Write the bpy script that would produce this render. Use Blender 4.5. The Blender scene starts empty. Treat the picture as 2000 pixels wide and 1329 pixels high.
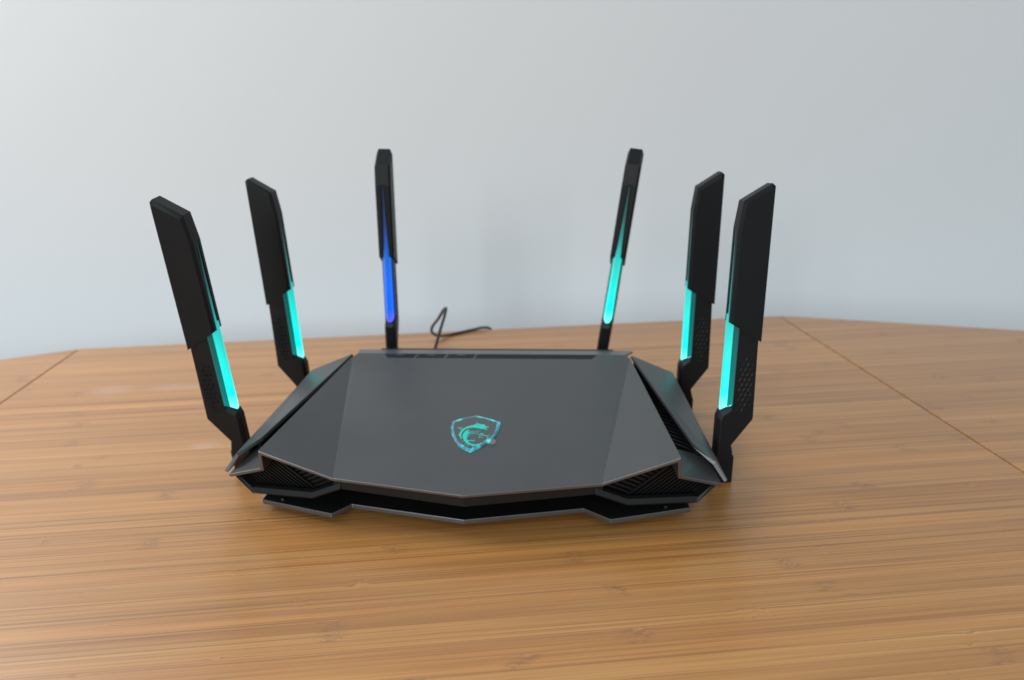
import bpy, bmesh, math, random
from mathutils import Matrix, Vector
random.seed(7)
scn = bpy.context.scene
col = scn.collection
MM = 0.001
R_ = math.radians

# ------------------------------------------------------------------ camera
def rz(a): return Matrix.Rotation(a, 3, 'Z')
def rx(a): return Matrix.Rotation(a, 3, 'X')
def ry(a): return Matrix.Rotation(a, 3, 'Y')
cd = bpy.data.cameras.new('camera'); cam = bpy.data.objects.new('camera', cd); col.objects.link(cam)
cam.matrix_world = Matrix.Translation(Vector((47.38, -290.92, 199.39)) * MM) @ (rz(R_(4.47)) @ rx(R_(90 - 18.70)) @ rz(R_(-1.15))).to_4x4()
cd.sensor_width = 36.0; cd.lens = 1396.25 / 2000 * 36.0
cd.clip_start = 0.01; cd.clip_end = 50
cd.dof.use_dof = True; cd.dof.focus_distance = 0.315; cd.dof.aperture_fstop = 9.0
scn.camera = cam

# ------------------------------------------------------------------ light: room ambience + one big window at the left
w = bpy.data.worlds.new('World'); scn.world = w; w.use_nodes = True
bg = w.node_tree.nodes['Background']; bg.inputs[0].default_value = (0.86, 0.955, 1.0, 1); bg.inputs[1].default_value = 0.51
def area(name, loc, target, sx, sy, power, colr):
    l = bpy.data.lights.new(name, 'AREA'); l.shape = 'RECTANGLE'; l.size = sx; l.size_y = sy; l.energy = power; l.color = colr
    o = bpy.data.objects.new(name, l); col.objects.link(o); o.location = loc
    o.rotation_euler = (Vector(target) - Vector(loc)).to_track_quat('-Z', 'Y').to_euler(); return o
area('window_light', (-0.90, 0.25, 0.80), (-0.20, -0.50, 0.0), 0.6, 0.6, 13.0, (0.99, 0.99, 1.0))
area('far_window_light', (-0.62, -2.25, 0.80), (0.0, 0.3, 0.1), 0.7, 0.7, 27.5, (0.94, 0.985, 1.0))
scn.view_settings.view_transform = 'Standard'; scn.view_settings.look = 'None'
scn.cycles.caustics_reflective = False; scn.cycles.caustics_refractive = False
scn.view_settings.exposure = 0.0; scn.view_settings.gamma = 1.0; scn.view_settings.use_curve_mapping = False

# ------------------------------------------------------------------ helpers
def tag(o, label=None, cat=None, kind=None, group=None):
    if label: o['label'] = label
    if cat: o['category'] = cat
    if kind: o['kind'] = kind
    if group: o['group'] = group
    return o
def empty(name, loc=(0, 0, 0)):
    o = bpy.data.objects.new(name, None); col.objects.link(o); o.location = loc; o.empty_display_size = 0.02; return o
def mesh(verts, faces, mi=None):
    me = bpy.data.meshes.new('m'); me.from_pydata([Vector(v) * MM for v in verts], [], faces)
    if mi:
        for p, i in zip(me.polygons, mi): p.material_index = i
    me.update(); return me
def obj(name, me, mats, parent=None, fix=True):
    if fix:
        bm = bmesh.new(); bm.from_mesh(me); bmesh.ops.recalc_face_normals(bm, faces=bm.faces); bm.to_mesh(me); bm.free()
    o = bpy.data.objects.new(name, me); col.objects.link(o); me.name = name
    for m in (mats if isinstance(mats, (list, tuple)) else [mats]): me.materials.append(m)
    if parent: o.parent = parent
    return o
def bevel(o, width, seg=2, ang=30):
    b = o.modifiers.new('bevel', 'BEVEL'); b.width = width * MM; b.segments = seg; b.limit_method = 'ANGLE'; b.angle_limit = R_(ang)
    b.harden_normals = False; return o
def solid(o, t, rim=0):
    s = o.modifiers.new('solidify', 'SOLIDIFY'); s.thickness = t * MM; s.offset = -1; s.use_even_offset = True; s.use_rim = True
    s.material_offset_rim = rim; return o
def prism(poly, n0, n1, order='xyz'):
    """poly of 2D points extruded; order says where (a, b, extrusion) go"""
    k = len(poly); v = []
    for e in (n0, n1):
        for a, b in poly:
            d = {'xy': (a, b, e), 'xz': (a, e, b)}[order]; v.append(d)
    f = [tuple(range(k))[::-1], tuple(range(k, 2 * k))] + [(i, (i + 1) % k, k + (i + 1) % k, k + i) for i in range(k)]
    return v, f
def clip(poly, a, b, c):
    """keep a*x+b*y<=c"""
    out = []
    for i in range(len(poly)):
        p, q = poly[i], poly[(i + 1) % len(poly)]
        dp, dq = a * p[0] + b * p[1] - c, a * q[0] + b * q[1] - c
        if dp <= 0: out.append(p)
        if dp * dq < 0:
            t = dp / (dp - dq); out.append((p[0] + t * (q[0] - p[0]), p[1] + t * (q[1] - p[1])))
    return out
def clip_convex(poly, region):
    s = sum(region[i][0] * region[(i + 1) % len(region)][1] - region[(i + 1) % len(region)][0] * region[i][1] for i in range(len(region)))
    rg = region if s > 0 else region[::-1]
    for i in range(len(rg)):
        (x0, y0), (x1, y1) = rg[i], rg[(i + 1) % len(rg)]
        a, b = (y1 - y0), -(x1 - x0); poly = clip(poly, a, b, a * x0 + b * y0)
        if len(poly) < 3: return []
    return poly
def loft(layers, closed_caps=True):
    """layers: list of equal-length point lists (3D)"""
    k = len(layers[0]); v = [p for L in layers for p in L]; f = []
    for j in range(len(layers) - 1):
        for i in range(k): f.append((j * k + i, j * k + (i + 1) % k, (j + 1) * k + (i + 1) % k, (j + 1) * k + i))
    if closed_caps: f += [tuple(range(k))[::-1], tuple(range((len(layers) - 1) * k, len(layers) * k))]
    return v, f

# ------------------------------------------------------------------ materials
class N:
    def __init__(s, name):
        s.m = bpy.data.materials.new(name); s.m.use_nodes = True; s.t = s.m.node_tree; s.b = s.t.nodes['Principled BSDF']
    def n(s, typ, **kw):
        x = s.t.nodes.new(typ)
        for k, v in kw.items(): setattr(x, k, v)
        return x
    def l(s, a, b): s.t.links.new(a, b)
    def setv(s, sock, v):
        if hasattr(v, 'node'): s.l(v, sock)
        else: sock.default_value = v
    def math(s, op, a, b=0.0, c=None, clamp=False):
        x = s.n('ShaderNodeMath', operation=op, use_clamp=clamp); s.setv(x.inputs[0], a); s.setv(x.inputs[1], b)
        if c is not None: s.setv(x.inputs[2], c)
        return x.outputs[0]
    def mix(s, fac, a, b, blend='MIX'):
        x = s.n('ShaderNodeMix', data_type='RGBA', blend_type=blend); s.setv(x.inputs[0], fac)
        for i, v in ((6, a), (7, b)):
            s.setv(x.inputs[i], v if hasattr(v, 'node') else (*v, 1))
        return x.outputs[2]
    def ramp(s, fac, stops, interp='LINEAR'):
        x = s.n('ShaderNodeValToRGB'); s.l(fac, x.inputs[0]); e = x.color_ramp; e.interpolation = interp
        while len(e.elements) < len(stops): e.elements.new(0.5)
        for el, (p, c) in zip(e.elements, stops): el.position = p; el.color = (*c, 1) if len(c) == 3 else c
        return x.outputs[0]
    def noise(s, vec, scale, detail=3, rough=0.55, dist=0.0):
        x = s.n('ShaderNodeTexNoise'); s.l(vec, x.inputs['Vector']); x.inputs['Scale'].default_value = scale
        x.inputs['Detail'].default_value = detail; x.inputs['Roughness'].default_value = rough; x.inputs['Distortion'].default_value = dist
        return x.outputs[0]
    def mapv(s, vec, scale=(1, 1, 1), loc=(0, 0, 0)):
        x = s.n('ShaderNodeMapping'); s.l(vec, x.inputs[0]); x.inputs['Scale'].default_value = scale; x.inputs['Location'].default_value = loc
        return x.outputs[0]
    def bump(s, h, strength, dist):
        x = s.n('ShaderNodeBump'); x.inputs['Strength'].default_value = strength; x.inputs['Distance'].default_value = dist
        s.l(h, x.inputs['Height']); s.l(x.outputs[0], s.b.inputs['Normal'])
    def p(s, **kw):
        for k, v in kw.items():
            sk = s.b.inputs[{'color': 'Base Color', 'rough': 'Roughness', 'metal': 'Metallic', 'spec': 'Specular IOR Level', 'em': 'Emission Color', 'ems': 'Emission Strength', 'coat': 'Coat Weight', 'coatr': 'Coat Roughness', 'trans': 'Transmission Weight', 'alpha': 'Alpha'}[k]]
            if isinstance(v, tuple) and len(v) == 3: v = (*v, 1)
            s.setv(sk, v)
        return s

def plastic(name, c, rough, fine=2500, bstr=0.12, metal=0.0, spec=0.5, mott=0.12):
    k = N(name); tc = k.n('ShaderNodeTexCoord').outputs['Object']
    a = k.noise(tc, fine, 2); b = k.noise(tc, 40, 4)
    k.p(color=k.mix(b, tuple(x * (1 - mott) for x in c), tuple(x * (1 + mott) for x in c)), metal=metal, spec=spec,
        rough=k.math('ADD', k.math('MULTIPLY', k.math('SUBTRACT', b, 0.5), 0.12), rough))
    k.bump(a, bstr, 0.00012); return k.m
M_lid = plastic('satin_gunmetal_paint', (0.080, 0.0845, 0.0875), 0.40, fine=3500, bstr=0.10, metal=0.35)
def dust(m):
    nt = m.node_tree; b = nt.nodes['Principled BSDF']; src = b.inputs['Base Color'].links[0].from_socket
    tc = nt.nodes.new('ShaderNodeTexCoord'); vo = nt.nodes.new('ShaderNodeTexVoronoi'); vo.inputs['Scale'].default_value = 75
    nt.links.new(tc.outputs['Object'], vo.inputs['Vector'])
    lt = nt.nodes.new('ShaderNodeMath'); lt.operation = 'LESS_THAN'; lt.inputs[1].default_value = 0.012; nt.links.new(vo.outputs['Distance'], lt.inputs[0])
    mx = nt.nodes.new('ShaderNodeMix'); mx.data_type = 'RGBA'; mx.inputs[7].default_value = (0.30, 0.30, 0.29, 1)
    nt.links.new(lt.outputs[0], mx.inputs[0]); nt.links.new(src, mx.inputs[6]); nt.links.new(mx.outputs[2], b.inputs['Base Color'])
dust(M_lid)
M_edge = plastic('bare_edge_metal', (0.17, 0.17, 0.178), 0.40, metal=0.8, bstr=0.05)
M_finedge = plastic('satin_fin_edge', (0.085, 0.088, 0.094), 0.45, metal=0.5, bstr=0.05)
M_black = plastic('matt_black_plastic', (0.0050, 0.0064, 0.0082), 0.46, fine=1800, bstr=0.35, spec=0.25)
M_house = plastic('black_housing_plastic', (0.007, 0.007, 0.007), 0.50, fine=1500, bstr=0.25, spec=0.28)
M_cover = plastic('rubberised_black_cover', (0.0048, 0.0062, 0.0080), 0.48, fine=2200, bstr=0.2, spec=0.24)
M_lip = plastic('grey_grille_lip', (0.010, 0.011, 0.013), 0.42, metal=0.0, spec=0.35)
M_rubber = plastic('rubber', (0.012, 0.012, 0.012), 0.7)
M_cable = plastic('cable_sheath', (0.010, 0.010, 0.011), 0.42)
M_steel = plastic('screw_steel', (0.12, 0.12, 0.125), 0.4, metal=1.0)
M_mark = plastic('pale_print', (0.09, 0.10, 0.115), 0.5)

def led(name, c_low, c_mid, c_high, s, basec=(0.02, 0.16, 0.15)):
    k = N(name); tc = k.n('ShaderNodeTexCoord').outputs['Object']
    sp = k.n('ShaderNodeSeparateXYZ'); k.l(tc, sp.inputs[0]); z = sp.outputs[2]; y = sp.outputs[1]
    t = k.math('DIVIDE', k.math('SUBTRACT', z, 0.034), 0.096, clamp=True)
    colr = k.ramp(t, [(0.0, c_low), (0.10, c_mid), (0.50, c_high), (1.0, tuple(v * 0.6 for v in c_high))])
    fall = k.ramp(t, [(0.0, (1.25,) * 3), (0.30, (0.92,) * 3), (0.50, (0.66,) * 3), (0.60, (0.34,) * 3), (0.76, (0.10,) * 3), (0.94, (0.0,) * 3)])
    n1 = k.noise(k.mapv(tc, (200, 500, 14)), 1.0, 3)
    k.p(color=basec, rough=0.25, spec=0.3, em=colr, ems=k.math('MULTIPLY', k.math('MULTIPLY', fall, k.math('ADD', k.math('ADD', 0.80, k.math('MULTIPLY', n1, 0.45)), k.math('MULTIPLY', k.math('ABSOLUTE', y), 75.0))), s))
    return k.m
M_cyan_spill = led('cyan_spill_on_recess', (0.0, 0.20, 0.18), (0.0, 0.15, 0.135), (0.0, 0.10, 0.095), 0.8, (0.01, 0.05, 0.05))  # recess walls beside the strip: spilled LED light painted as dim emission
M_blue_spill = led('blue_spill_on_recess', (0.0, 0.02, 0.2), (0.0, 0.02, 0.18), (0.0, 0.03, 0.15), 0.8, (0.01, 0.02, 0.08))  # same painted spill light for the blue strip's recess walls
M_cyan = led('cyan_light_guide', (0.22, 1.0, 0.93), (0.0, 0.92, 0.80), (0.02, 0.76, 0.69), 1.0, (0.015, 0.11, 0.105))
M_blue = led('blue_light_guide', (0.10, 0.10, 1.0), (0.0, 0.11, 1.0), (0.0, 0.17, 0.85), 1.0, (0.01, 0.03, 0.12))

k = N('emblem_face'); k.p(color=(0.066, 0.072, 0.076), rough=0.22, spec=0.5, coat=0.2, coatr=0.08); M_face = k.m
k = N('emblem_rim_acrylic'); tc = k.n('ShaderNodeTexCoord').outputs['Object']
nn = k.noise(tc, 150, 2, 0.5); k.p(color=(0.03, 0.13, 0.17), rough=0.10, spec=0.8, coat=0.9, coatr=0.05,
    em=k.ramp(nn, [(0.40, (0.0, 0.03, 0.06)), (0.54, (0.01, 0.22, 0.30)), (0.64, (0.02, 0.80, 0.80))]), ems=0.85); M_rim = k.m
k = N('emblem_light'); k.p(color=(0.005, 0.10, 0.09), rough=0.4, em=(0.0, 0.58, 0.48), ems=0.85); M_drag = k.m
k = N('clear_film'); k.p(color=(0.75, 0.72, 0.66), rough=0.25, alpha=0.08, spec=0.6); M_film = k.m

k = N('white_wall_paint'); tc = k.n('ShaderNodeTexCoord').outputs['Object']
b1 = k.noise(tc, 2.2, 3); b2 = k.noise(tc, 160, 3)
k.p(color=k.mix(b1, (0.738, 0.757, 0.772), (0.768, 0.785, 0.800)), rough=0.75, spec=0.25); k.bump(b2, 0.25, 0.0006); M_wall = k.m

# bamboo: every strip is an object, so tone and offset vary with the object's random number
def bamboo():
    k = N('bamboo_laminate'); tc = k.n('ShaderNodeTexCoord').outputs['Object']
    rnd = k.n('ShaderNodeObjectInfo').outputs['Random']
    r2 = k.math('FRACT', k.math('MULTIPLY', rnd, 37.31)); r3 = k.math('FRACT', k.math('MULTIPLY', rnd, 91.7))
    off = k.n('ShaderNodeCombineXYZ'); k.l(k.math('MULTIPLY', rnd, 13.0), off.inputs[0]); k.l(k.math('MULTIPLY', r2, 7.0), off.inputs[2])
    ad = k.n('ShaderNodeVectorMath', operation='ADD'); k.l(tc, ad.inputs[0]); k.l(off.outputs[0], ad.inputs[1]); v = ad.outputs[0]
    sp = k.n('ShaderNodeSeparateXYZ'); k.l(v, sp.inputs[0]); X = sp.outputs[0]
    # wobble so that fibres are not ruler straight
    wob = k.noise(k.mapv(v, (25, 230, 1)), 1.0, 2)
    # node (knuckle) of the cane, about every 27 cm at a place of its own on each strip
    per = k.math('FRACT', k.math('ADD', k.math('DIVIDE', X, 0.21), k.math('MULTIPLY', k.math('SUBTRACT', wob, 0.5), 0.10)))
    dn = k.math('ABSOLUTE', k.math('SUBTRACT', per, 0.5))
    node = k.math('SUBTRACT', 1.0, k.math('DIVIDE', dn, 0.034), clamp=True)
    nodec = k.math('SUBTRACT', 1.0, k.math('DIVIDE', dn, 0.007), clamp=True)
    warp = k.math('MULTIPLY', k.math('MULTIPLY', node, k.math('SUBTRACT', k.noise(k.mapv(v, (160, 260, 1)), 1.0, 2), 0.5)), 0.007)
    cx = k.n('ShaderNodeCombineXYZ'); k.l(warp, cx.inputs[1])
    av = k.n('ShaderNodeVectorMath', operation='ADD'); k.l(v, av.inputs[0]); k.l(cx.outputs[0], av.inputs[1]); vv = av.outputs[0]
    fib = k.noise(k.mapv(vv, (14, 1900, 1)), 1.0, 4, 0.6)
    mid = k.noise(k.mapv(vv, (5, 420, 1)), 1.0, 3, 0.55)
    big = k.noise(k.mapv(vv, (2.2, 95, 1)), 1.0, 2, 0.5)
    tone = k.math('ADD', k.math('ADD', k.math('MULTIPLY', fib, 0.34), k.math('MULTIPLY', mid, 0.38)), k.math('MULTIPLY', big, 0.28))
    base = k.ramp(tone, [(0.28, (0.225, 0.086, 0.020)), (0.42, (0.380, 0.167, 0.042)), (0.55, (0.485, 0.230, 0.066)), (0.70, (0.590, 0.304, 0.098))])
    tint = k.mix(r2, (0.90, 0.87, 0.85), (1.07, 1.08, 1.08)); base = k.mix(1.0, base, tint, 'MULTIPLY')
    tint2 = k.mix(r3, (1.03, 0.99, 0.95), (0.98, 1.0, 1.02)); base = k.mix(1.0, base, tint2, 'MULTIPLY')
    # glue lines between the strips, broken up along their length
    gy = k.n('ShaderNodeSeparateXYZ'); k.l(k.n('ShaderNodeTexCoord').outputs['Generated'], gy.inputs[0])
    gl = k.math('SUBTRACT', 1.0, k.math('DIVIDE', k.math('ABSOLUTE', k.math('SUBTRACT', gy.outputs[1], 0.03)), 0.06), clamp=True)
    gln = k.ramp(k.noise(k.mapv(v, (7, 40, 1)), 1.0, 3), [(0.40, (0, 0, 0)), (0.62, (1, 1, 1))])
    base = k.mix(k.math('MULTIPLY', k.math('MULTIPLY', gl, gln), 0.62), base, (0.15, 0.062, 0.022))
    # dark drawn-out streaks
    stn = k.noise(k.mapv(vv, (3.0, 800, 1), (3, 1, 2)), 1.0, 3, 0.6)
    st = k.ramp(stn, [(0.56, (0, 0, 0)), (0.645, (1, 1, 1))])
    base = k.mix(k.math('MULTIPLY', st, 0.52), base, (0.19, 0.080, 0.028))
    # knuckles: darker smudge with a pale crescent
    on = k.math('GREATER_THAN', k.noise(k.mapv(v, (3.7, 1, 1)), 1.0, 0), 0.50)
    sm = k.noise(k.mapv(vv, (230, 1300, 1)), 1.0, 3, 0.7)
    smm = k.math('MULTIPLY', k.math('MULTIPLY', node, on), k.ramp(sm, [(0.42, (0, 0, 0)), (0.60, (1, 1, 1))]))
    base = k.mix(k.math('MULTIPLY', smm, 0.75), base, (0.20, 0.090, 0.034))
    base = k.mix(k.math('MULTIPLY', k.math('MULTIPLY', nodec, on), 0.10), base, (0.56, 0.34, 0.17))
    # two faint dried wipe marks on the lacquer
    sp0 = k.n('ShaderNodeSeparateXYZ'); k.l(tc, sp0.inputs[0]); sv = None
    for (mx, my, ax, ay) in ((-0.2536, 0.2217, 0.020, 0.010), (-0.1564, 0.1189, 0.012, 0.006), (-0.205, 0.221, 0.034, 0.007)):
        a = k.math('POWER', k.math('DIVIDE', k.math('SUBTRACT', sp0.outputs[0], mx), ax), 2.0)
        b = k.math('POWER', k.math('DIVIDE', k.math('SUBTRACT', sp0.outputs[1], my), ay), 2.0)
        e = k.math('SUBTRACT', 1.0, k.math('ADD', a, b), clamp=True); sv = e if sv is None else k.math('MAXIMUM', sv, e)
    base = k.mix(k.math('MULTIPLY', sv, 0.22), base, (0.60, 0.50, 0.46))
    k.p(color=base, spec=0.5, coat=0.6, coatr=0.27, rough=k.math('ADD', 0.33, k.math('MULTIPLY', fib, 0.16)))
    k.bump(k.math('ADD', fib, k.math('MULTIPLY', nodec, k.math('MULTIPLY', on, 0.6))), 0.22, 0.00010)
    return k.m
M_bam = bamboo()
M_core = plastic('board_core', (0.16, 0.10, 0.055), 0.7)
SHIELD= [(-0.84, 64.45), (5.75, 62.2), (12.87, 58.7), (12.94, 53.43), (11.7, 46.44), (9.01, 41.39), (4.74, 36.22), (-0.24, 32.02), (-4.11, 34.46), (-7.14, 37.46), (-9.81, 41.9), (-12.08, 47.47), (-13.27, 52.81), (-13.3, 58.53), (-7.19, 62.12)]
DRAGON= [[(0.18, 55.43), (-2.2, 54.41), (-4.32, 53.36), (-5.98, 51.73), (-7.11, 49.97), (-7.59, 47.99), (-8.09, 45.87), (-7.53, 44.83), (-6.53, 42.78), (-5.81, 41.61), (-6.57, 44.78), (-6.65, 47.2), (-6.2, 49.09), (-5.1, 50.93), (-3.54, 51.88), (-1.49, 52.59), (1.82, 51.92), (1.89, 54.0)], [(-5.95, 45.6), (-5.47, 47.96), (-4.37, 49.79), (-2.71, 50.82), (-3.48, 48.99), (-2.09, 47.72), (-3.38, 47.44), (-1.88, 45.94), (-3.56, 46.46), (-2.2, 44.16), (-3.93, 45.57), (-3.03, 43.43), (-3.66, 43.01), (-2.8, 41.53), (-1.79, 39.27), (-0.27, 38.22), (1.45, 37.88), (3.56, 38.32), (5.57, 39.73), (6.61, 41.33), (7.24, 43.44), (7.2, 45.04), (7.79, 43.54), (7.28, 41.35), (6.02, 39.28), (4.13, 37.48), (2.07, 36.65), (0.9, 36.43), (-0.62, 37.12), (-2.17, 38.05), (-3.76, 39.61), (-4.74, 41.56), (-5.64, 43.6)], [(1.85, 54.34), (0.97, 55.07), (-0.67, 55.84), (0.84, 55.75), (-0.55, 57.41), (2.17, 55.48), (3.92, 55.52), (5.1, 54.92), (5.35, 53.75), (7.12, 53.38), (7.08, 52.54), (5.45, 52.75), (5.25, 52.21), (6.59, 51.21), (6.54, 50.46), (4.85, 51.33), (3.12, 51.29), (1.82, 51.92)], [(-3.39, 47.91), (-0.18, 47.91), (3.28, 49.9), (3.24, 50.04), (-0.25, 48.27), (-3.44, 48.28)], [(-2.55, 46.98), (0.2, 46.72), (2.49, 48.17), (2.45, 48.3), (0.14, 47.04), (-2.57, 47.3)], [(-3.01, 48.78), (-0.77, 48.63), (0.87, 49.37), (0.85, 49.48), (-0.81, 48.91), (-3.04, 49.06)], [(2.26, 45.88), (3.96, 46.26), (5.16, 47.45), (5.07, 47.69), (3.79, 46.88), (2.15, 46.52)], [(3.02, 43.93), (4.36, 45.77), (4.28, 45.93), (2.82, 44.33)], [(2.67, 43.77), (5.0, 43.97), (4.98, 44.16), (2.62, 44.24)], [(4.13, 45.98), (5.82, 45.13), (7.46, 44.93), (8.44, 45.44), (8.4, 45.66), (7.4, 45.49), (5.84, 45.68), (4.18, 46.52)], [(3.61, 47.28), (5.0, 46.12), (5.03, 46.26), (3.71, 47.62)], [(-6.84, 50.9), (-8.45, 53.01), (-8.54, 52.83), (-7.07, 50.45)], [(-7.52, 51.74), (-9.6, 51.95), (-9.59, 51.76), (-7.5, 51.24)], [(-7.53, 50.79), (-9.4, 52.75), (-9.43, 52.64), (-7.62, 50.53)], [(-7.02, 51.86), (-6.99, 53.15), (-7.07, 53.19), (-7.22, 51.96)], [(-2.06, 38.13), (-2.4, 35.9), (-2.25, 35.79), (-1.69, 37.84)], [(0.43, 36.84), (0.57, 34.8), (0.76, 34.75), (0.91, 36.71)], [(-3.16, 38.75), (-4.3, 37.62), (-4.23, 37.45), (-2.99, 38.33)], [(-3.12, 40.35), (-4.49, 41.13), (-5.82, 40.06), (-5.75, 39.85), (-4.42, 40.58), (-3.18, 39.84)], [(-2.33, 40.39), (-0.56, 40.56), (1.39, 40.4), (1.38, 40.65), (-0.61, 41.19), (-2.43, 41.02)], [(-0.76, 41.27), (-1.02, 42.45), (-1.11, 42.43), (-0.99, 41.24)], [(-0.05, 40.99), (0.75, 42.1), (0.68, 42.23), (-0.22, 41.32)], [(1.43, 35.2), (3.81, 36.42), (5.72, 38.51), (5.66, 38.63), (3.69, 36.74), (1.33, 35.53)]]
TAB= (9.85, 40.23)

# ------------------------------------------------------------------ wall
DA = R_(9.55)                               # the desk is turned 9.6 degrees against the router
def dsk(u, v): return (u * math.cos(DA) - v * math.sin(DA), u * math.sin(DA) + v * math.cos(DA))
wv, wf = prism([(-2600, 520), (2600, 520), (2600, 600), (-2600, 600)], -760, 1900, 'xy')
wall = obj('wall', mesh(wv, wf), M_wall); wall.rotation_euler.z = DA
tag(wall, 'plain white painted wall behind the desk', 'wall', 'structure')

# ------------------------------------------------------------------ desk: three panels laminated from bamboo strips
desk = tag(empty('desk'), 'bamboo desk top with two cross seams under the router', 'desk'); desk.rotation_euler.z = DA
UL, UR, VF, VN = -324.3, 306.6, 324.4, -330.0
panels = [
    [(UL + 0.7, VN), (UR - 0.7, VN), (UR - 0.7, VF), (UL + 0.7, VF)],
    [(-760, VN), (UL - 0.7, VN), (UL - 0.7, VF - 0.2), (-378.7, 305.0), (-620, 214), (-760, 160)],
    [(UR + 0.7, VN), (800, VN), (800, 128), (492.4, 250.3), (330, 316.5), (UR + 0.7, VF - 0.4)]]
cuts = [VN]
while cuts[-1] < VF - 9: cuts.append(cuts[-1] + random.uniform(5.5, 11.5))
cuts.append(VF + 1)
for pi, poly in enumerate(panels):
    v, f = prism(poly, -20, -3.5, 'xy'); pn = obj('desk_panel', mesh(v, f), M_core, desk)
    sh = random.uniform(-3, 3) if pi else 0
    cc = [VN - 1] + [c + sh for c in cuts[1:-1]] + [VF + 1]
    for i in range(len(cc) - 1):
        q = clip(clip(poly, 0, 1, cc[i + 1]), 0, -1, -cc[i])
        if len(q) < 3: continue
        v, f = prism(q, -3.5, 0.0, 'xy'); obj('bamboo_strip', mesh(v, f), M_bam, pn)

# ------------------------------------------------------------------ router
router = tag(empty('wifi_router'), 'dark grey angular router with six glowing antennas on the bamboo desk', 'router')
SL = 0.1702; Z0 = 23.6
def top(x, y, h=0.0):                       # a point on the flat middle of the lid, h above it
    c = 1 / math.sqrt(1 + SL * SL); return (x, y - SL * c * h, Z0 + SL * y + c * h)

# lid sheet with its bent-down wings
V = []; F = []
def vid(p): V.append(p); return len(V) - 1
def side(s):
    d = {}
    for n, p in dict(F0=(124, 22.1, 19.7), F1=(103, 14.6, 27.7), F2=(101.9, 12.4, 38.6), F3=(65.2, 10.3, Z0 + SL * 10.3), B3=(85, 132.7, Z0 + SL * 132.7),
                     B2=(87.6, 129, 45.3), S1=(90, 128, 36), W1=(99.9, 42, 29.5), W2=(120, 44, 23), RC=(92.2, 159.4, 39.2)).items():
        d[n] = vid((p[0] * s, p[1], p[2]))
    return d
ap = vid((0, 0, Z0)); a = side(1); b = side(-1)
F.append((ap, a['F3'], a['B3'], b['B3'], b['F3'])); F.append((b['B3'], a['B3'], a['RC'], b['RC']))
for d, rev in ((a, 0), (b, 1)):
    for q in (('F3', 'F2', 'B2'), ('F3', 'B2', 'B3'), ('F2', 'F1', 'W1'), ('F2', 'W1', 'B2'), ('W1', 'S1', 'B2'), ('F1', 'F0', 'W2', 'W1')):
        t = tuple(d[x] for x in q); F.append(t[::-1] if rev else t)
lid = obj('top_cover', mesh(V, F), [M_lid, M_edge], router, fix=False); solid(lid, 1.7, 1); bevel(lid, 0.34, 2, 35).modifiers['bevel'].material = 1
tag(lid, 'satin gunmetal grey top cover with bare metal front edge')

# slots with keys along the rear of the lid
for x0, x1, sk0, sk1 in ((-67.5, -47.2, 3.0, 0.8), (-45.8, -28.2, -0.8, 0.8), (-26.6, -9.6, -0.8, 0.8), (-8.2, 66.5, -0.8, -3.0)):
    q = [(x0 + sk0, 127.0), (x1 - (0.8 if sk1 > 0 else 2.6), 127.0), (x1 + (0.8 if sk1 > 0 else 0.8), 132.2), (x0 + (0 if sk0 > 0 else 0.8), 132.2)]
    v = [top(x, y, h) for h in (-0.6, 0.12) for x, y in q]; k4 = 4
    f = [(3, 2, 1, 0), (4, 5, 6, 7)] + [(i, (i + 1) % 4, 4 + (i + 1) % 4, 4 + i) for i in range(4)]
    kb = bevel(obj('button' if x1 < 0 else 'light_bar', mesh(v, f), M_black, router), 0.1)
    if x1 < 0:
        xm = (x0 + x1) / 2
        q = [(xm - 2.6, 130.6), (xm + 2.6, 130.6), (xm + 2.6, 131.3), (xm - 2.6, 131.3)]
        v = [top(x, y, h) for h in (0.10, 0.16) for x, y in q]; obj('printed_mark', mesh(v, f), M_mark, kb)
# raised rear lip of the slot row
q = [(-84, 132.9), (84, 132.9), (84.5, 134.2), (-84.5, 134.2)]

# emblem: acrylic shield, glowing dragon, pull tab of the protective film
cx = sum(p[0] for p in SHIELD) / len(SHIELD); cy = sum(p[1] for p in SHIELD) / len(SHIELD)
def ins(t): return [(cx + (x - cx) * t, cy + (y - cy) * t) for x, y in SHIELD]
n = len(SHIELD)
v = [top(x, y, h) for t, h in ((0.885, -0.3), (0.885, 0.95)) for x, y in ins(t)]
f = [tuple(range(n))[::-1], tuple(range(n, 2 * n))] + [(i, (i + 1) % n, n + (i + 1) % n, n + i) for i in range(n)]
emb = obj('emblem', mesh(v, f), M_face, router); tag(emb, 'shield shaped emblem with glowing cyan dragon')
rings = [(1.0, -0.3), (1.0, 0.40), (0.945, 1.10), (0.89, 1.10), (0.865, 0.90)]
v = [top(x, y, h) for t, h in rings for x, y in ins(t)]
f = [(j * n + i, j * n + (i + 1) % n, (j + 1) * n + (i + 1) % n, (j + 1) * n + i) for j in range(len(rings) - 1) for i in range(n)]
obj('emblem_rim', mesh(v, f), M_rim, emb)
bm = bmesh.new()
for pi, pl in enumerate(DRAGON):
    h = 1.00 + 0.012 * (pi % 7)
    try:
        fc = bm.faces.new([bm.verts.new(Vector(top(x, y, h)) * MM) for x, y in pl]); fc.normal_update(); bmesh.ops.triangulate(bm, faces=[fc], ngon_method='EAR_CLIP')
    except ValueError: pass
me = bpy.data.meshes.new('dragon'); bm.to_mesh(me); bm.free(); obj('dragon', me, M_drag, emb, fix=False)
q = [(TAB[0] + 2.3 * math.cos(t * math.tau / 20), TAB[1] + 2.3 * math.sin(t * math.tau / 20)) for t in range(20)]
v = [top(x, y, h) for h in (1.20, 1.28) for x, y in q]
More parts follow.
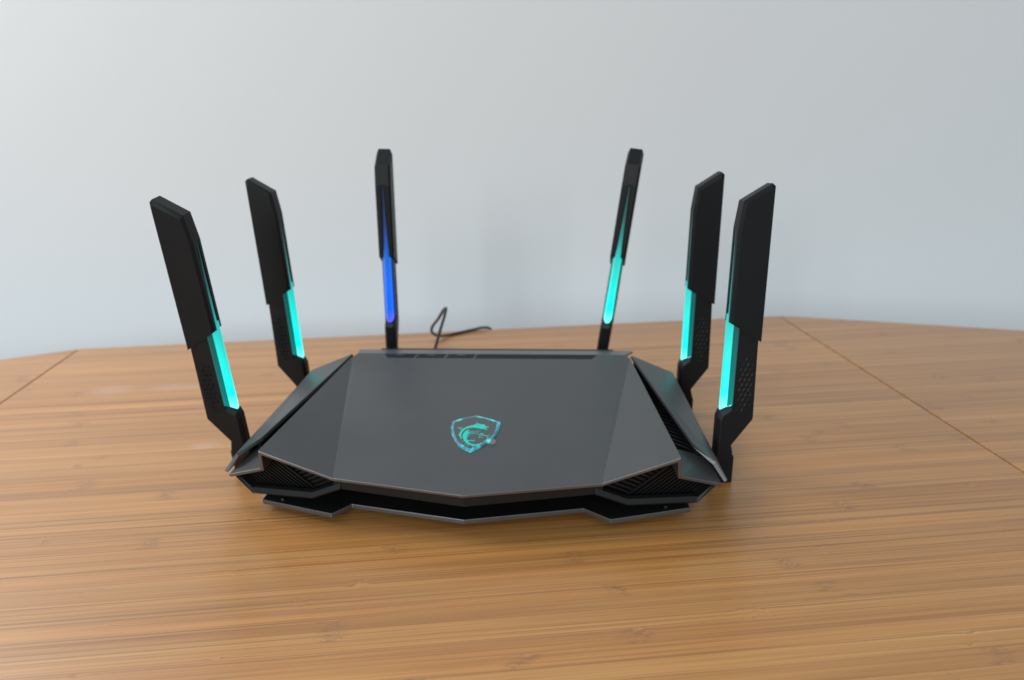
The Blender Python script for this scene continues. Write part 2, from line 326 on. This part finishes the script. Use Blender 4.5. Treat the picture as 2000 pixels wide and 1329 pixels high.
f = [tuple(range(20))[::-1], tuple(range(20, 40))] + [(i, (i + 1) % 20, 20 + (i + 1) % 20, 20 + i) for i in range(20)]
obj('film_tab', mesh(v, f), M_film, emb)

# lower housing
bot = [(-108, 29), (108, 29), (104, 120), (82, 174), (-82, 174), (-104, 120)]
tp = [(-98, 29), (98, 29), (86, 120), (80, 172), (-80, 172), (-86, 120)]
v = [(x, y, 8.2) for x, y in bot] + [(x, y, (18.0 + SL * y) if y < 150 else 36.0) for x, y in tp]; f = [(5, 4, 3, 2, 1, 0), (6, 7, 8, 9, 10, 11)] + [(i, (i + 1) % 6, 6 + (i + 1) % 6, 6 + i) for i in range(6)]
hs = bevel(obj('housing', mesh(v, f), M_house, router), 0.8)
# front skirt under the lid edge
lay = []
for x, y, zb, zt in ((-66, 12.6, 18.6, 24.3), (0, 2.6, 15.8, 22.2), (66, 12.6, 18.6, 24.3)):
    lay.append([(x, y, zt), (x, y, zb), (x, y + 3, zb - 0.8), (x, 31, 11.0), (x, 31, zt + 2)])
v, f = loft(lay); bevel(obj('front_skirt', mesh(v, f), M_house, router), 0.3)

# corner grilles
for s in (1, -1):
    yp = lambda x: 18.5 + (x - 63) * 0.25
    poly = [(121, 17.4), (103.4, 25.4), (101.0, 37.2), (65, 24.6), (62.5, 19), (78, 12.6), (112, 9.2)]
    v = [(s * x, yp(x) + e, z) for e in (0, 5) for x, z in poly]; m7 = len(poly)
    f = [tuple(range(m7)), tuple(range(m7, 2 * m7))[::-1]] + [(i, (i + 1) % m7, m7 + (i + 1) % m7, m7 + i) for i in range(m7)]
    g = obj('front_grille', mesh(v, f), M_house, router)
    # slats: fine ones outside the divider, wider ones inside it
    D0, D1 = (98.5, 27.4), (77.5, 13.2); dl = math.hypot(D1[0] - D0[0], D1[1] - D0[1]); du = ((D1[0] - D0[0]) / dl, (D1[1] - D0[1]) / dl); dn = (-du[1], du[0])
    if dn[0] < 0: dn = (-dn[0], -dn[1])
    outer = [(119, 17.6), (103.3, 24.6), D0, D1, (79, 13.0), (111.5, 10.6)]
    inner = [D0, (96.5, 34.0), (66.5, 24.0), (64.5, 19.8), D1]
    def slat(reg, c, d, wd, y0, name='slat'):
        nn_ = (-d[1], d[0]); L = 80
        st = [(c[0] + d[0] * a_ + nn_[0] * b_, c[1] + d[1] * a_ + nn_[1] * b_) for a_, b_ in ((-L, -wd / 2), (L, -wd / 2), (L, wd / 2), (-L, wd / 2))]
        q = clip_convex(st, reg) if reg else st
        if len(q) < 3: return
        kk = len(q); v = [(s * x, yp(x) + e, z) for e in (-y0, 0.3) for x, z in q]
        f = [tuple(range(kk)), tuple(range(kk, 2 * kk))[::-1]] + [(i, (i + 1) % kk, kk + (i + 1) % kk, kk + i) for i in range(kk)]
        obj(name, mesh(v, f), M_house, g)
    i = 1
    while i < 16:
        c = (D0[0] + dn[0] * (0.6 + 1.75 * i), D0[1] + dn[1] * (0.6 + 1.75 * i)); slat(outer, c, du, 0.85, 2.2); i += 1
    q2 = [D0, (D0[0] - dn[0] * 1.0, D0[1] - dn[1] * 1.0), (D1[0] - dn[0] * 1.0, D1[1] - dn[1] * 1.0), D1]
    slat([(p[0], p[1]) for p in q2], (D0[0] - dn[0] * 0.5, D0[1] - dn[1] * 0.5), du, 1.0, 3.2, 'divider')
    di = Vector((-0.88, 0.47)).normalized()
    for i in range(12):
        t = i / 11.0; c = (D0[0] + (D1[0] - D0[0]) * t + 1, D0[1] + (D1[1] - D0[1]) * t + 2.0 - 2.6 * t); slat(inner, c, (di.x, di.y), 1.25, 2.0)
    # lip along the bottom of the grille and the outer cheek
    lay = []
    for x, y, z in ((112.6, 22.4, 9.4), (78, 13.0, 12.6), (62.5, 11.0, 19.3)):
        lay.append([(s * x, y, z), (s * x, y + 1.1, z + 2.5), (s * x, y + 4.0, z + 2.7), (s * x, y + 9, z - 0.6), (s * x, y + 1.0, z - 1.2)])
    v, f = loft(lay); bevel(obj('grille_lip', mesh(v, f), M_lip, router), 0.2)
    v = [(s * 112.8, 22.6, 8.6), (s * 121.6, 24.4, 17.4), (s * 119.3, 60, 28.3), (s * 114.0, 110, 33.0), (s * 105, 118, 9), (s * 110, 60, 8.4),
         (s * 110.8, 23.4, 9.0), (s * 119.6, 25.2, 17.0), (s * 117.3, 60, 27.9), (s * 112.0, 110, 32.6), (s * 103, 118, 9.4), (s * 108, 60, 8.8)]
    f = [(0, 1, 2, 5), (5, 2, 3, 4), (6, 11, 8, 7), (11, 10, 9, 8), (0, 6, 7, 1), (1, 7, 8, 2), (2, 8, 9, 3), (3, 9, 10, 4), (4, 10, 11, 5), (5, 11, 6, 0)]
    obj('side_cheek', mesh(v, f), M_house, router)
    # channel between lid and fin: floor with slanting ribs
    fl = [(99.2, 43), (117.5, 45), (108, 129), (86.5, 129)]
    zf = lambda x, y: 27.0 + (y - 43) * 0.085 - (x - 99.2 + (y - 43) * 0.15) * 0.10
    v = [(s * x, y, zf(x, y) + e) for e in (-2, 0) for x, y in fl]
    f = [(3, 2, 1, 0), (4, 5, 6, 7)] + [(i, (i + 1) % 4, 4 + (i + 1) % 4, 4 + i) for i in range(4)]
    ch = obj('side_vent', mesh(v, f), M_house, router)
    for i in range(20):
        c = (100.5 - 0.15 * i * 4.4, 46 + i * 4.4); d = Vector((0.86, -0.50)); nn_ = (0.50, 0.86); wd = 0.75
        st = [(c[0] + d.x * a_ + nn_[0] * b_, c[1] + d.y * a_ + nn_[1] * b_) for a_, b_ in ((-30, -wd), (30, -wd), (30, wd), (-30, wd))]
        q = clip_convex(st, fl)
        if len(q) < 3: continue
        kk = len(q); v = [(s * x, y, zf(x, y) + e) for e in (-0.3, 1.5) for x, y in q]
        f = [tuple(range(kk))[::-1], tuple(range(kk, 2 * kk))] + [(j, (j + 1) % kk, kk + (j + 1) % kk, kk + j) for j in range(kk)]
        obj('rib', mesh(v, f), M_black, ch)
    # fin plate over the side
    T, Bn, I, Rr, O = (127, 24.3, 20.5), (121.7, 28.2, 28.3), (113.2, 41.5, 31.0), (88.9, 133.5, 45.5), (114.1, 127, 36.8)
    v = [(s * p[0], p[1], p[2]) for p in (T, Bn, I, Rr, O)]; f = [(1, 4, 3, 2), (1, 0, 4)]
    if s < 0: f = [t[::-1] for t in f]
    fin = obj('side_fin', mesh(v, f), [M_lid, M_finedge], router, fix=False); solid(fin, 1.9, 1); bevel(fin, 0.22, 2, 40)
    w0 = [(I[0] + 0.9, I[1] + 0.5, I[2] - 1.6), (Rr[0] + 1.2, Rr[1] - 2.0, Rr[2] - 1.6)]
    v = [(s * (x + e), y, z - d_) for e in (0, 1.6) for (x, y, z), d_ in ((w0[0], 0), (w0[1], 0), (w0[1], 9), (w0[0], 5))]
    f = [(0, 1, 2, 3), (7, 6, 5, 4)] + [(i, (i + 1) % 4, 4 + (i + 1) % 4, 4 + i) for i in range(4)]
    obj('fin_wall', mesh(v, f), M_house, router)
    # silver front edge of the fin
# base plate, its screws and feet
pl = [(-107.7, 21.2), (-67.5, 9.4), (-59.9, 18.7), (-1.0, 6.8), (57.0, 19.5), (69.8, 10.1), (109.5, 22.3), (105, 120), (82, 166), (-82, 166), (-105, 120)]
v, f = prism(pl, 3.4, 6.0, 'xy'); bp = obj('base_plate', mesh(v, f, [0, 0] + [1] * len(pl)), [M_house, M_edge], router); bevel(bp, 0.35, 2).modifiers['bevel'].material = 1
v, f = prism([(-90, 40), (90, 40), (86, 118), (70, 158), (-70, 158), (-86, 118)], 5.5, 9, 'xy'); obj('spacer', mesh(v, f), M_house, router)
for x, y in ((-96.6, 21.4), (97.5, 22.6)):
    v, f = loft([[(x + r * math.cos(t * math.tau / 16), y + r * math.sin(t * math.tau / 16), z) for t in range(16)] for r, z in ((1.2, 5.8), (1.2, 6.5), (0.8, 6.9))])
    obj('screw', mesh(v, f), M_steel, router)
for x, y in ((-88, 40), (88, 40), (-72, 145), (72, 145)):
    v, f = loft([[(x + r * math.cos(t * math.tau / 20), y + r * math.sin(t * math.tau / 20), z) for t in range(20)] for r, z in ((6, 0.0), (6.5, 0.4), (6.5, 3.6))])
    obj('rubber_foot', mesh(v, f), M_rubber, router)

# ------------------------------------------------------------------ antennas (local u outward, n thickness, v up)
def layers(spec): return [[(u, n_, v_) for u, v_ in poly] for poly, n_ in spec]
b_sil = [(1.5, -6), (1.5, 31.0), (2.6, 34.0), (8.1, 38.0), (8.1, 88), (19.1, 88), (20.5, 29.9), (10.1, 15.0), (11.2, 11), (11.4, -6)]
b_ins = [(3.4, -6), (3.4, 29.0), (4.2, 31.5), (8.3, 35.0), (8.3, 88), (18.6, 88), (19.9, 30.2), (9.7, 15.4), (10.7, 11), (10.9, -6)]
bv, bf = loft(layers([(b_ins, 4.0), (b_sil, 2.6), (b_sil, -2.6), (b_ins, -4.0)])); blade_me = mesh(bv, bf)
c_sil = [(3.4, 82.2), (3.6, 130), (5.3, 143.6), (18.7, 152.2), (20.3, 150.8), (20.6, 72.2)]
c_ins = [(4.8, 81.4), (5.0, 129), (6.6, 142.0), (18.3, 149.0), (19.7, 148.2), (19.9, 72.6)]
c_not = [(5.6, 80.9), (3.65, 131), (5.3, 143.6), (18.7, 152.2), (20.3, 150.8), (20.6, 72.2)]
cv, cf = loft(layers([(c_ins, 5.2), (c_sil, 3.9), (c_sil, 1.75), (c_not, 1.7), (c_not, -1.7), (c_sil, -1.75), (c_sil, -3.9), (c_ins, -5.2)])); cover_me = mesh(cv, cf)
def led_ring(dv, sc=1.0): return None
sec = [(9.8, -3.92, 4.2), (7.9, -3.92, 4.0), (6.0, -2.7, 2.8), (3.2, -1.6, 0.8), (3.0, 0, 0.0), (3.2, 1.6, 0.8), (6.0, 2.7, 2.8), (7.9, 3.92, 4.0), (9.8, 3.92, 4.2)]
lv, lf = loft([[(u, n_, 34.0 + dv) for u, n_, dv in sec], [(u, n_, 86.0) for u, n_, dv in sec]])
k0 = len(lv)
lv += [(4.0, -1.6, 80.5), (4.0, 1.6, 80.5), (3.63, 0.28, 129), (3.63, -0.28, 129), (6.6, -1.6, 80.5), (6.6, 1.6, 80.5), (4.3, 0.28, 129), (4.3, -0.28, 129)]
lf += [tuple(k0 + i for i in t) for t in ((0, 1, 2, 3), (7, 6, 5, 4), (0, 4, 5, 1), (1, 5, 6, 2), (2, 6, 7, 3), (3, 7, 4, 0))]
led_mi = [1 if i in (0, 1, 6, 7) else 0 for i in range(len(lf))]; led_me = mesh(lv, lf, led_mi)  # outer faces are recess walls and take the painted LED spill
def make_grip(hh):
    gv = []; gf = []
    for sg in (1, -1):
        for r in range(11):
            for c in range(3):
                u = 11.6 + c * 2.4 + (1.2 if r % 2 else 0); vv_ = 35.5 + r * 2.75; edge = abs(c - 1.0) / 2 + abs(r - 5) / 7
                h = hh * max(0.12, 1 - max(0, edge - 0.55)); a_ = 1.25; i0 = len(gv)
                gv += [(u - a_, sg * 3.96, vv_ - a_), (u + a_, sg * 3.96, vv_ - a_), (u + 0.1, sg * 3.96, vv_ + 1.5), (u, sg * (4.0 + h), vv_ - 0.3)]
                gf += [(i0, i0 + 1, i0 + 3), (i0 + 1, i0 + 2, i0 + 3), (i0 + 2, i0, i0 + 3)]
    return mesh(gv, gf)
grip_flat = make_grip(0.30); grip_tall = make_grip(0.85)
hv, hf = loft([[(x, n_, z) for x, n_ in ((0.4, -3.8), (12.2, -3.8), (12.2, 3.8), (0.4, 3.8))] for z in (-9, 9.5)]); hinge_me = mesh(hv, hf)
ANT = [('FR', (125.7, 61.54, 6.25), (4.81, 1.81, -4.86), 'front right antenna with cyan light strip'),
       ('MR', (118.24, 145.11, 4.06), (3.67, 0.45, -0.07), 'rear side antenna on the right with cyan light strip'),
       ('FL', (-128.11, 62.2, 6.05), (181.12, 1.9, -5.34), 'front left antenna leaning outward with cyan light strip'),
       ('ML', (-121.29, 144.42, 4.84), (180.06, 1.49, -1.91), 'rear side antenna on the left with cyan light strip'),
       ('RL', (-77.3, 184.19, 15.95), (95.0, -2.77, 1.66), 'back antenna with blue light strip'),
       ('RR', (71.6, 188.0, 14.99), (82.0, -1.82, 7.71), 'tilted back antenna with cyan light strip')]
first = True
for kx, P, (ph, le, si), lab in ANT:
    def put(name, me, mat, par):
        if not me.materials:
            o = obj(name, me, mat, par)
        else:
            o = bpy.data.objects.new(name, me); col.objects.link(o); o.parent = par
        return o
    an = put('antenna', blade_me, M_black, router); tag(an, lab)
    an.matrix_local = Matrix.Translation(Vector(P) * MM) @ (rz(R_(ph)) @ ry(R_(le)) @ rx(R_(si))).to_4x4()
    cv_ = put('antenna_cover', cover_me, M_cover, an); ls = put('light_strip', led_me, [M_cyan, M_cyan_spill], an)
    if kx == 'RL':
        for i_, m_ in enumerate((M_blue, M_blue_spill)): ls.material_slots[i_].link = 'OBJECT'; ls.material_slots[i_].material = m_
    gr = put('grip_texture', grip_tall if kx in ('FL', 'ML') else grip_flat, M_black, an); gr['kind'] = 'stuff'
    hg = put('hinge', hinge_me, M_black, an)
    bevel(an, 0.45, 2, 20); bevel(cv_, 0.5, 2, 18); bevel(hg, 1.4, 3, 30)

# ------------------------------------------------------------------ power cable behind the router, over the back edge of the desk
pts = [(-46, 172, 20), (-47.5, 188, 20), (-48.4, 202, 24.5), (-46.6, 218, 34.5), (-44.4, 232.5, 44.8), (-44.6, 235.5, 46.2), (-46.2, 238.5, 44.8), (-54.5, 254, 32), (-62.6, 269, 20.5), (-65.0, 277, 14.5), (-65.3, 287, 8.5), (-62.5, 296, 3.6), (-55, 305, 1.5), (-45, 313.5, 1.4), (-35, 321, 1.5), (-26, 326.0, 1.7), (-21, 330.5, -1.0), (-19, 333, -9), (-17, 335, -60), (-17, 335, -200)]
cu = bpy.data.curves.new('cable', 'CURVE'); cu.dimensions = '3D'; cu.bevel_depth = 1.2 * MM; cu.bevel_resolution = 3; cu.resolution_u = 8
sp = cu.splines.new('BEZIER'); sp.bezier_points.add(len(pts) - 1)
for bp_, p in zip(sp.bezier_points, pts):
    bp_.co = Vector(p) * MM; bp_.handle_left_type = bp_.handle_right_type = 'AUTO'
tmp = bpy.data.objects.new('tmp', cu); col.objects.link(tmp); bpy.context.view_layer.update()
me = bpy.data.meshes.new_from_object(tmp.evaluated_get(bpy.context.evaluated_depsgraph_get())); bpy.data.objects.remove(tmp)
for p in me.polygons: p.use_smooth = True
cable = obj('power_cable', me, M_cable, None, fix=False); tag(cable, 'thin black cable looping behind the router to the desk edge', 'cable')
